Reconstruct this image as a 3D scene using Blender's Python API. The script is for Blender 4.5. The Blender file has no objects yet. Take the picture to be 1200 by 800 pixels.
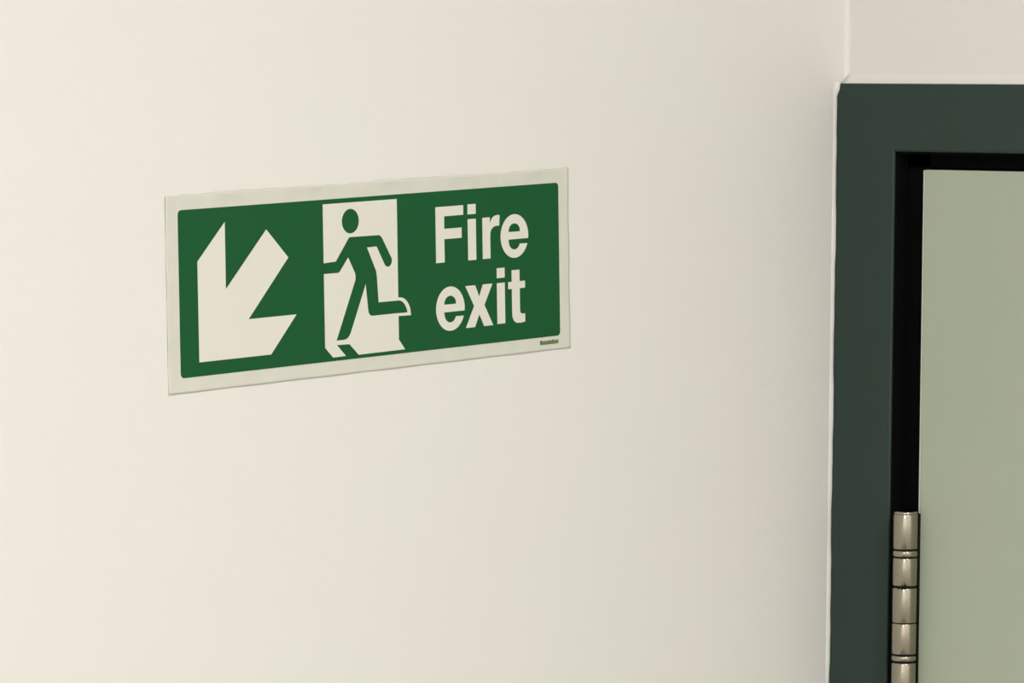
import bpy, bmesh, math, random
from mathutils import Vector, Matrix

# ------------------------------------------------------------------ camera, world, lights, exposure
S = bpy.context.scene
C = S.collection
H = 1.95                                    # height of the sign's centre above the floor
BACK = 0.3955                               # plane of the wall with the door
FACE = 0.3865                               # front face of the door frame
LEFT, RIGHT = -3.2, -2.4                    # far end wall (X) and opposite wall (Y)
CEIL = 2.92

cam_d = bpy.data.cameras.new('camera')
cam = bpy.data.objects.new('camera', cam_d)
C.objects.link(cam)
S.camera = cam
yaw, pitch, roll = 0.8934, -0.0506, 0.0103
fwd = Vector((math.sin(yaw)*math.cos(pitch), math.cos(yaw)*math.cos(pitch), math.sin(pitch)))
rt = Vector((math.cos(yaw), -math.sin(yaw), 0))
up = rt.cross(fwd)
r2 = math.cos(roll)*rt + math.sin(roll)*up
u2 = -math.sin(roll)*rt + math.cos(roll)*up
R = Matrix((r2, u2, -fwd)).transposed()
cam.matrix_world = Matrix.Translation((-1.7192, -1.4669, 0.0832 + H)) @ R.to_4x4()
cam_d.sensor_width = 36
cam_d.lens = 36*5455.6/1200
cam_d.clip_start = 0.05

S.view_settings.view_transform = 'Standard'
S.view_settings.look = 'None'
S.view_settings.gamma = 1
S.view_settings.use_curve_mapping = False
S.view_settings.exposure = 0.0

w = bpy.data.worlds.new('world')
S.world = w
w.use_nodes = True
w.node_tree.nodes['Background'].inputs[0].default_value = (0.9, 0.95, 1, 1)
w.node_tree.nodes['Background'].inputs[1].default_value = 0.02

LAMPS = [(-0.58, -1.62, 0.58, 0.58, 30.2), (-2.4, -1.6, 0.58, 0.58, 42.5)]     # ceiling light panels: x, y, size, size, watts


# ------------------------------------------------------------------ helpers
def link(name, me, mat=None, parent=None):
    o = bpy.data.objects.new(name, me)
    C.objects.link(o)
    if mat:
        me.materials.clear()
        me.materials.append(mat)
    if parent:
        o.parent = parent
        o.matrix_parent_inverse = parent.matrix_world.inverted()
    return o


def mesh(name, bm, mat, parent=None, smooth=False):
    bmesh.ops.recalc_face_normals(bm, faces=bm.faces)
    me = bpy.data.meshes.new(name)
    bm.to_mesh(me)
    bm.free()
    if smooth:
        for p in me.polygons:
            p.use_smooth = True
    return link(name, me, mat, parent)


def add_box(bm, a, b, bev=0):
    t = bmesh.new()
    bmesh.ops.create_cube(t, size=1)
    for v in t.verts:
        v.co = Vector([a[i] + (v.co[i] + .5)*(b[i]-a[i]) for i in range(3)])
    if bev:
        bmesh.ops.bevel(t, geom=t.edges[:], offset=bev, segments=3, affect='EDGES', profile=.5)
    me = bpy.data.meshes.new('t')
    t.to_mesh(me)
    t.free()
    bm.from_mesh(me)
    bpy.data.meshes.remove(me)


def box(name, a, b, mat, parent=None, bev=0):
    bm = bmesh.new()
    add_box(bm, a, b, bev)
    return mesh(name, bm, mat, parent)


def struct(o):
    o['kind'] = 'structure'
    return o


def empty(name, loc):
    o = bpy.data.objects.new(name, None)
    o.empty_display_size = .05
    C.objects.link(o)
    o.location = loc
    bpy.context.view_layer.update()
    return o


def lathe(bm, cx, cy, prof, n=48):
    rings = []
    for r, z in prof:
        if r < 1e-6:
            rings.append([bm.verts.new((cx, cy, z))])
        else:
            rings.append([bm.verts.new((cx + r*math.cos(2*math.pi*i/n), cy + r*math.sin(2*math.pi*i/n), z)) for i in range(n)])
    for a, b in zip(rings, rings[1:]):
        for i in range(n):
            j = (i+1) % n
            if len(a) == 1 and len(b) == 1:
                continue
            if len(a) == 1:
                bm.faces.new((a[0], b[i], b[j]))
            elif len(b) == 1:
                bm.faces.new((a[i], a[j], b[0]))
            else:
                bm.faces.new((a[i], a[j], b[j], b[i]))


# ------------------------------------------------------------------ materials
def mat(name, col, rough=.5, metal=0, spec=.5, noise=None, bump=None, coat=0):
    """noise = (scale, other colour, amount); bump = (scale, strength, distance)"""
    m = bpy.data.materials.new(name)
    m.use_nodes = True
    nt = m.node_tree
    b = nt.nodes['Principled BSDF']
    b.inputs['Base Color'].default_value = (*col, 1)
    b.inputs['Roughness'].default_value = rough
    b.inputs['Metallic'].default_value = metal
    b.inputs['Specular IOR Level'].default_value = spec
    b.inputs['Coat Weight'].default_value = coat
    tc = nt.nodes.new('ShaderNodeTexCoord')
    if noise:
        n = nt.nodes.new('ShaderNodeTexNoise')
        n.inputs['Scale'].default_value = noise[0]
        n.inputs['Detail'].default_value = 4
        nt.links.new(tc.outputs['Object'], n.inputs['Vector'])
        rp = nt.nodes.new('ShaderNodeValToRGB')
        rp.color_ramp.elements[0].position = .35
        rp.color_ramp.elements[1].position = .65
        rp.color_ramp.elements[0].color = (*col, 1)
        rp.color_ramp.elements[1].color = (*[c + (d-c)*noise[2] for c, d in zip(col, noise[1])], 1)
        nt.links.new(n.outputs['Fac'], rp.inputs['Fac'])
        nt.links.new(rp.outputs['Color'], b.inputs['Base Color'])
    if bump:
        n2 = nt.nodes.new('ShaderNodeTexNoise')
        n2.inputs['Scale'].default_value = bump[0]
        n2.inputs['Detail'].default_value = 3
        nt.links.new(tc.outputs['Object'], n2.inputs['Vector'])
        bp = nt.nodes.new('ShaderNodeBump')
        bp.inputs['Strength'].default_value = bump[1]
        bp.inputs['Distance'].default_value = bump[2]
        nt.links.new(n2.outputs['Fac'], bp.inputs['Height'])
        nt.links.new(bp.outputs['Normal'], b.inputs['Normal'])
    return m


WALL = mat('painted_plaster', (.762, .732, .705), .6, spec=.3, noise=(9, (.747, .742, .70), .8), bump=(260, .25, .0006))
CEILM = mat('ceiling_paint', (.82, .81, .78), .8, spec=.2, bump=(150, .2, .001))
FLOORM = mat('floor_vinyl', (.30, .29, .26), .45, noise=(25, (.22, .21, .19), .8))
FRAMEM = mat('dark_green_grey_gloss_paint', (.0245, .043, .034), .5, spec=.28, noise=(30, (.0225, .0435, .038), .8), bump=(90, .12, .0006))
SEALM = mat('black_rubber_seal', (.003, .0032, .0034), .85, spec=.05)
DOORM = mat('pale_green_laminate', (.375, .43, .33), .45, spec=.35, noise=(18, (.39, .425, .34), .8), bump=(320, .12, .0004))
EDGEM = mat('door_edge_lipping', (.52, .54, .48), .4)
SHEETM = mat('photoluminescent_vinyl', (.625, .62, .55), .45, spec=.35, noise=(70, (.665, .65, .59), .8), bump=(300, .15, .0003))
PRINTM = mat('cream_print', (.72, .69, .625), .45, spec=.35, noise=(160, (.71, .70, .63), .8))
GREENM = mat('green_print', (.004, .086, .020), .45, spec=.22, noise=(150, (.005, .082, .030), .8))
MARKM = mat('olive_green_print', (.12, .17, .06), .5)
NICKEL = mat('satin_nickel', (.37, .34, .27), .15, metal=1, noise=(400, (.34, .31, .25), .7), bump=(500, .1, .0002))
GRIME_SHADE = mat('grease_and_hinge_shade', (.008, .008, .006), .6, spec=.15)
LAMPHOUSE = mat('lamp_housing', (.8, .8, .8), .4)

# ------------------------------------------------------------------ the room
T = .12
HB = H + .0604                               # underside of the frame head
FT = H + .0973                               # top of the frame
FY0, FY1 = 0.0, -0.985                       # frame's outer sides along the wall
FI0, FI1 = -.0387, -.946                     # frame's inner sides

struct(box('floor', (LEFT, RIGHT, -.1), (BACK, 0, 0), FLOORM))
struct(box('ceiling', (LEFT, RIGHT, CEIL), (BACK, 0, CEIL+.1), CEILM))
struct(box('wall_left', (LEFT-T, 0, 0), (BACK+T, T, CEIL), WALL))
struct(box('wall_right', (LEFT-T, RIGHT-T, 0), (BACK+T, RIGHT, CEIL), WALL))
struct(box('wall_front', (LEFT-T, RIGHT, 0), (LEFT, 0, CEIL), WALL))
bm = bmesh.new()
add_box(bm, (BACK, RIGHT, 0), (BACK+T, FY1+.01, CEIL))
add_box(bm, (BACK, FY1+.01, FT-.01), (BACK+T, 0, CEIL))
struct(mesh('wall_back', bm, WALL))
struct(box('baseboard_left', (LEFT, -.014, 0), (FACE-.01, 0, .1), FRAMEM, bev=.003))
struct(box('baseboard_right', (LEFT, RIGHT, 0), (BACK, RIGHT+.014, .1), FRAMEM, bev=.003))

# painted corner bead where the two walls meet above the frame
bm = bmesh.new()
r = .0028
prof = [(BACK - r + r*math.sin(a), -r + r*math.cos(a)) for a in [i*math.pi/2/8 for i in range(9)]] + [(BACK, 0)]
zs = (FT, CEIL)
vs = [[bm.verts.new((x, y, z)) for x, y in prof] for z in zs]
n = len(prof)
for i in range(n):
    bm.faces.new((vs[0][i], vs[0][(i+1) % n], vs[1][(i+1) % n], vs[1][i]))
struct(mesh('trim_2', bm, WALL))

# door frame
fr = struct(empty('trim_1', (FACE, -.5, 0)))
bm = bmesh.new()
add_box(bm, (FACE, FI0, 0), (BACK+.09, FY0, FT), .0012)
mesh('frame_jamb', bm, FRAMEM, fr)
bm = bmesh.new()
add_box(bm, (FACE, FY1, 0), (BACK+.09, FI1, FT), .0012)
mesh('frame_jamb', bm, FRAMEM, fr)
bm = bmesh.new()
add_box(bm, (FACE+.00002, FI1-.002, HB), (BACK+.09, FI0+.002, FT), .0012)
mesh('frame_head', bm, FRAMEM, fr)
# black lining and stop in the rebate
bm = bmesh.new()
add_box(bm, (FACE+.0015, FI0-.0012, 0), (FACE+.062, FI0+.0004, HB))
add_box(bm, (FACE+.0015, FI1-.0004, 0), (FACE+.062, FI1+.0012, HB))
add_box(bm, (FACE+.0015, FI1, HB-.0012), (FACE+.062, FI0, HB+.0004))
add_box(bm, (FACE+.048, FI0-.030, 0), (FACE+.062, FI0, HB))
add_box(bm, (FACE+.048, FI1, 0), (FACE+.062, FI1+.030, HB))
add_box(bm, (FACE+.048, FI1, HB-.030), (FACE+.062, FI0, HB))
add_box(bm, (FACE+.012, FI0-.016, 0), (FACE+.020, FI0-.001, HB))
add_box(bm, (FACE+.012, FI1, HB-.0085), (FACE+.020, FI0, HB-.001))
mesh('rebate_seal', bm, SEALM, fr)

# ragged painted filler where the frame meets the plaster: down the left side and along the top
random.seed(4)


def bead(name, pts_fn, t0, t1, step):
    bm = bmesh.new()
    rows = []
    k = int((t1-t0)/step)
    for i in range(k+1):
        rows.append([bm.verts.new(p) for p in pts_fn(t0 + (t1-t0)*i/k)])
    m = len(rows[0])
    for a, b in zip(rows, rows[1:]):
        for j in range(m):
            bm.faces.new((a[j], a[(j+1) % m], b[(j+1) % m], b[j]))
    bm.faces.new(rows[0])
    bm.faces.new(rows[-1])
    o = mesh(name, bm, WALL, None, smooth=True)
    return struct(o)


def wob(t, s):
    return .5*math.sin(t*61+s) + .3*math.sin(t*137+2*s) + .2*math.sin(t*333+3*s)


def left_bead(z):
    wd = .0006 + .00045*wob(z, 1.3)
    if z > FT - .007:
        wd += .0016*min(1, (z-FT+.007)/.004)
    wd = max(wd, .0002)
    x0 = FACE - .0030
    return [(x0, .0005, z), (x0+.0006, -wd*.55, z), (FACE-.0006, -wd, z), (FACE+.0006, -wd, z), (FACE+.0006, .0005, z)]


def top_bead(y):
    wd = .0016 + .0004*wob(y, 2.1)
    q = [(0, 0), (.35, .10), (.6, .28), (.78, .52), (.90, .76), (1.0, 1.0)]
    x0 = FACE + .0030
    return [(x0, y, FT-.0003)] + [(x0 + (BACK-x0)*a, y, FT + .0003 + (wd+.0036)*b) for a, b in q] + [(BACK+.0005, y, FT+wd+.0045), (BACK+.0005, y, FT-.0003)]


bead('trim_3', left_bead, .1, FT+.0008, .004)
bead('trim_4', top_bead, FY1, 0, .004)

# door leaf
dr = struct(empty('door_1', (FACE+.002, -.5, 0)))
DX, DY, DZ = FACE+.002, -.0562, H+.0508
box('door_leaf', (DX, FI1+.003, .008), (DX+.044, DY-.0012, DZ), DOORM, dr, bev=.0008)
box('door_edge', (DX+.0003, DY-.0014, .008), (DX+.0437, DY, DZ-.0002), EDGEM, dr, bev=.0006)

# ceiling light panels
for (x, y, sx, sy, W) in LAMPS:
    lp = empty('ceiling_light', (x, y, CEIL))
    lp['label'] = 'square white ceiling light panel above the %s of the room' % ('middle' if x > -2 else 'far end')
    lp['category'] = 'ceiling light'
    bm = bmesh.new()
    f = .02
    for a, b in [((x-sx/2-f, y-sy/2-f), (x+sx/2+f, y-sy/2)), ((x-sx/2-f, y+sy/2), (x+sx/2+f, y+sy/2+f)),
                 ((x-sx/2-f, y-sy/2), (x-sx/2, y+sy/2)), ((x+sx/2, y-sy/2), (x+sx/2+f, y+sy/2))]:
        add_box(bm, (*a, CEIL-.012), (*b, CEIL))
    mesh('lamp_frame', bm, LAMPHOUSE, lp)
    ld = bpy.data.lights.new('lamp_light', 'AREA')
    ld.shape = 'RECTANGLE'
    ld.size, ld.size_y = sx, sy
    ld.energy = W
    ld.color = (1, .99, .965)
    lo = bpy.data.objects.new('lamp_light', ld)
    C.objects.link(lo)
    lo.parent = lp
    lo.location = (0, 0, -.008)

# ------------------------------------------------------------------ hinge
HX, HY = .3815, -.0530
hz = lambda v: H + v
hg = empty('door_hinge', (HX, HY, hz(-.2381)))
hg['label'] = 'satin nickel butt hinge with five knuckles between dark frame and pale green door'
hg['category'] = 'hinge'
RR = .0067


def knuckle(z0, z1, r=RR, name='knuckle', m=NICKEL, ch=.0005, cap=False):
    bm = bmesh.new()
    prof = [(0, z0), (r-ch, z0), (r-ch*.3, z0+ch*.3), (r, z0+ch), (r, z1-ch), (r-ch*.3, z1-ch*.3), (r-ch, z1), (0, z1)]
    lathe(bm, HX, HY, prof, 64)
    o = mesh(name, bm, m, hg)
    for p in o.data.polygons:
        p.use_smooth = abs(p.normal.z) < .9
    return o


zk = [-.1345, -.1555, -.1597, -.1757, -.1955, -.2128, -.2167, -.2381]
g = .00035
knuckle(hz(zk[1])+g, hz(zk[0])-.0016, name='knuckle')
knuckle(hz(zk[0])-.0022, hz(zk[0]), r=RR-.0003, name='pin_cap', ch=.0009)
knuckle(hz(zk[2])+g, hz(zk[1])-g, r=RR+.0001, name='bearing_ring', ch=.0008)
knuckle(hz(zk[3])+g*1.6, hz(zk[2])-g*.6)
knuckle(hz(zk[4])+g*.4, hz(zk[3])-g*1.6)
knuckle(hz(zk[5])+g, hz(zk[4])-g*.4)
knuckle(hz(zk[6])+g*1.3, hz(zk[5])-g, r=RR+.0001, name='bearing_ring', ch=.0008)
knuckle(hz(zk[7])+.0016, hz(zk[6])-g*1.3)
knuckle(hz(zk[7]), hz(zk[7])+.0022, r=RR-.0003, name='pin_cap', ch=.0009)
# pin seen dark in the joints
bm = bmesh.new()
lathe(bm, HX, HY, [(0, hz(zk[7])+.001), (RR-.0009, hz(zk[7])+.001), (RR-.0009, hz(zk[0])-.001), (0, hz(zk[0])-.001)], 48)
mesh('hinge_pin', bm, GRIME_SHADE, hg, smooth=False)
# lump of dark grease in the joint under the second knuckle, facing into the room
bm = bmesh.new()
dv = Vector((-.83, -.56, 0)).normalized()
sd = Vector((-dv.y, dv.x, 0))
for off, dz, rad in ((0, 0, .0012), (.0014, .0002, .0007), (-.0015, -.0003, .0008), (.0003, .0010, .0007), (-.0032, -.0006, .0005)):
    t = bmesh.new()
    bmesh.ops.create_icosphere(t, subdivisions=2, radius=rad)
    p = Vector((HX, HY, hz(zk[3])+dz)) + dv*math.sqrt(max(RR**2-off**2, 0)) + sd*off
    for v in t.verts:
        v.co = p + v.co*(1 + .15*math.sin(v.co.x*9e3+v.co.z*7e3))
    me = bpy.data.meshes.new('t')
    t.to_mesh(me)
    t.free()
    bm.from_mesh(me)
    bpy.data.meshes.remove(me)
mesh('grease_spot', bm, GRIME_SHADE, hg, smooth=True)
# leaves folded into the gap, coloured black for the shade beside the barrel
z0, z1 = hz(zk[7])+.0016, hz(zk[0])-.0016
bm = bmesh.new()
add_box(bm, (FACE+.006, FI0-.0042, z0), (FACE+.032, FI0-.0012, z1), .0003)
add_box(bm, (FACE+.006, HY, z0), (FACE+.0085, FI0-.0012, z1), .0003)
mesh('hinge_leaf', bm, GRIME_SHADE, hg)
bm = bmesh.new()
add_box(bm, (DX-.0008, DY-.0020, z0), (FACE+.032, DY+.0022, z1), .0002)  # strip lapping the door edge, its black standing in for shadow
mesh('hinge_leaf', bm, GRIME_SHADE, hg)

# ------------------------------------------------------------------ the sign
TILT = .0388
sg = empty('fire_exit_sign', (0, 0, H))
sg['label'] = 'green and cream fire exit sign with diagonal arrow and running figure stuck on wall'
sg['category'] = 'sign'


def place(o):
    o.parent = sg
    o.matrix_parent_inverse = Matrix.Identity(4)
    return o


def mm_shape(name, loops, y, mat_, thick=.00012):
    """filled flat print from outlines in millimetres, standing on the sign's face"""
    cu = bpy.data.curves.new(name, 'CURVE')
    cu.dimensions = '2D'
    cu.fill_mode = 'BOTH'
    cu.extrude = thick/2
    for lp in loops:
        sp = cu.splines.new('POLY')
        sp.points.add(len(lp)-1)
        for p, (a, b) in zip(sp.points, lp):
            p.co = (a/1000, b/1000, 0, 1)
        sp.use_cyclic_u = True
    tmp = bpy.data.objects.new('tmp', cu)
    C.objects.link(tmp)
    bpy.context.view_layer.update()
    me = bpy.data.meshes.new_from_object(tmp.evaluated_get(bpy.context.evaluated_depsgraph_get()))
    bpy.data.objects.remove(tmp)
    me.name = name
    me.transform(Matrix.Translation((0, -y, 0)) @ Matrix.Rotation(math.pi/2, 4, 'X'))
    return place(link(name, me, mat_))


def arc(cx, cy, rx, ry, a0, a1, n=16):
    return [(cx + rx*math.cos(math.radians(a0+(a1-a0)*i/n)), cy + ry*math.sin(math.radians(a0+(a1-a0)*i/n))) for i in range(n+1)]


def rounded(x0, y0, x1, y1, r, n=6):
    return (arc(x1-r, y1-r, r, r, 0, 90, n) + arc(x0+r, y1-r, r, r, 90, 180, n) +
            arc(x0+r, y0+r, r, r, 180, 270, n) + arc(x1-r, y0+r, r, r, 270, 360, n))


# vinyl sheet with slightly lifted, wrinkled upper border
bm = bmesh.new()
NX, NZ = 240, 74
front, back = [], []
for i in range(NX+1):
    fc, bc = [], []
    for j in range(NZ+1):
        x = (-150 + 300*i/NX)
        z = (-46 + 92*j/NZ)
        e = max(0, (z-40)/6)
        lift = .9*e*e*max(0, math.sin(x*.11+.8))**2 + .35*e*(.5+.5*math.sin(x*.37))
        eb = max(0, (-40-z)/6)
        lift += .25*eb*(.5+.5*math.sin(x*.13))
        el = max(0, (-143-x)/7)
        lift += .35*el*(.5+.5*math.sin(z*.21))
        er = max(0, (x-143)/7)
        lift += .3*er*(.5+.5*math.sin(z*.17+1))
        zz = z + (.25*math.sin(x*.05) + .15*math.sin(x*.31) if j == NZ else 0)
        fc.append(bm.verts.new((x/1000, (-.28-lift)/1000, zz/1000)))
        bc.append(bm.verts.new((x/1000, (-.02-lift)/1000, zz/1000)))
    front.append(fc)
    back.append(bc)
for i in range(NX):
    for j in range(NZ):
        bm.faces.new((front[i][j], front[i+1][j], front[i+1][j+1], front[i][j+1]))
        bm.faces.new((back[i][j], back[i][j+1], back[i+1][j+1], back[i+1][j]))
for i in range(NX):
    bm.faces.new((front[i][0], back[i][0], back[i+1][0], front[i+1][0]))
    bm.faces.new((front[i][NZ], front[i+1][NZ], back[i+1][NZ], back[i][NZ]))
for j in range(NZ):
    bm.faces.new((front[0][j], front[0][j+1], back[0][j+1], back[0][j]))
    bm.faces.new((front[NX][j], back[NX][j], back[NX][j+1], front[NX][j+1]))
sheet = place(mesh('vinyl_sheet', bm, SHEETM, None, smooth=True))

mm_shape('green_panel', [rounded(-141.6, -38.9, 141.6, 38.9, 2.2)], .00040, GREENM, .00022)
L1, L2 = .00054, .00062
mm_shape('arrow_symbol', [[(-109.9, 31.9), (-129.1, 14.5), (-129.1, -32.4), (-79.1, -32.4), (-60.5, -14.6), (-94.5, -14.6),
                           (-65.7, 12.8), (-81.0, 26.9), (-109.9, .5)]], L1, PRINTM)
mm_shape('doorway_symbol', [[(-40.3, 36.7), (14.4, 36.7), (14.4, -32), (19, -37.1), (-15.8, -37.2), (-22.5, -31.6), (-31.7, -31.4),
                             (-25.2, -37.1), (-34.6, -37.2), (-40.3, -32.1)]], L1, PRINTM)
run = [(-21.6, 19.8), (-20.6, 20.0), (0.6, 19.8), (2.0, 19.2), (2.9, 18.2)]
run += arc(7.0, 7.0, 2.95, 2.9, 25, -145, 12)
run += [(-1.3, 14.5), (-8.5, 14.3), (-2.0, 2.6), (-1.5, 0), (-0.5, -12.8), (14.8, -12.9), (16.6, -13.3), (18.0, -14.1), (19.3, -15.3), (20.3, -16.8), (21.1, -19.0),
        (-5.6, -19.0), (-6.9, -18.5), (-7.8, -17.6), (-8.2, -16.2), (-9.8, -3.2), (-20.9, -24.9), (-22.0, -26.9), (-23.4, -28.3), (-25.0, -29.0), (-27, -29.2),
        (-31.9, -29.2), (-17.7, -1.6), (-17.2, -.4), (-17.2, 1.2), (-17.6, 2.6), (-22.5, 10.4), (-28.6, 4.0), (-29.8, 3.3), (-40.4, 3.4), (-40.4, 8.5), (-31.5, 8.8)]
mm_shape('running_figure', [run], L2, GREENM)
mm_shape('figure_head', [arc(-20.4, 27.7, 6.2, 5.9, 0, 350, 35)], L2, GREENM)
mm_shape('foot_outline', [[(14.4, -11.4), (16.6, -11.5), (18.8, -12.1), (20.6, -13.3), (22.2, -15.1), (23.3, -17.3), (23.9, -20.7), (14.2, -20.5),
                           (14.2, -19.1), (21.3, -19.1), (20.4, -16.8), (19.4, -15.2), (18.1, -14.0), (16.6, -13.2), (14.4, -12.8)]], L1, PRINTM)


def txt(name, loops):
    return mm_shape(name, loops, L1, PRINTM)


def letter_e(dx, dy, sx=1.0):
    f = lambda pts: [(105.5 + (a-105.5)*sx + dx, b+dy) for a, b in pts]
    outer = [(116.5, 12.1), (116.6, 13.6)] + arc(105.5, 13.7, 11.1, 11.0, 4, 338, 44)
    outer += [(109.6, 9.7)] + arc(105.4, 11.0, 4.5, 4.1, -25, -165, 10) + [(100.6, 12.1)]
    hole = [(100.8, 15.9)] + arc(105.4, 16.2, 4.6, 3.9, 170, 10, 12) + [(109.9, 15.9)]
    return [f(outer), f(hole)]


txt('letter', [[(43.7, 31.2), (65.3, 31.2), (65.2, 26.4), (50.3, 26.4), (50.3, 20.2), (63.8, 20.2), (63.7, 15.1), (50.3, 15.1), (50.3, 3.6), (43.7, 3.6)]])
txt('letter', [[(68.6, 31.4), (75, 31.4), (75, 26.4), (68.6, 26.4)], [(68.6, 24.0), (75, 24.0), (75, 3.5), (68.6, 3.5)]])
txt('letter', [[(80.1, 24.1), (86.0, 24.1), (86.0, 21.2), (87.0, 22.8), (88.4, 24.1), (90.2, 24.8), (92.2, 25.0), (93.8, 24.8), (93.4, 19.5), (91, 19.6),
                (88.7, 19.1), (87.2, 18.1), (86.4, 16.6), (86.2, 14.5), (86.2, 3.5), (80.1, 3.5)]])
txt('letter', letter_e(0, 0))
txt('letter', letter_e(-51.3, -33.2))
txt('letter', [[(66, -9.1), (73.7, -9.1), (76.8, -14.9), (79.8, -9.1), (87.4, -9.1), (80.8, -19.4), (87.6, -30), (80.4, -30), (76.7, -23.8), (73.2, -30),
                (66.0, -30), (72.7, -19.4)]])
txt('letter', [[(90.9, -1.7), (97.2, -1.7), (97.2, -6.7), (90.9, -6.7)], [(90.9, -9.2), (97.2, -9.2), (97.2, -29.7), (90.9, -29.7)]])
txt('letter', [[(102.8, -3.4), (109.1, -3.4), (109.1, -9.2), (113.4, -9.2), (113.4, -12.8), (109.1, -12.8), (109.1, -23.6), (109.4, -25.0), (110.4, -25.7), (113.2, -25.8),
                (113.2, -29.9), (109.5, -30.3), (106.3, -30.1), (104.2, -29.0), (103.1, -27.2), (102.8, -24.8), (102.8, -12.8), (99.9, -12.8), (99.9, -9.2), (102.8, -9.2)]])
# tiny maker's print, too small to read in the photo
marks = []
x = 125.3
for wd, hi in ((1.7, 2.2), (1.2, 1.7), (1.5, 1.9), (1.3, 1.7), (.5, 2.2), (1.4, 1.8), (1.7, 2.1), (1.2, 1.7), (1.5, 1.9)):
    marks.append([(x, -42.8), (x+wd, -42.8), (x+wd, -42.8+hi), (x, -42.8+hi)])
    x += wd + .33
mm_shape('small_print', marks, .00046, MARKM)

sg.rotation_euler = (0, -TILT, 0)
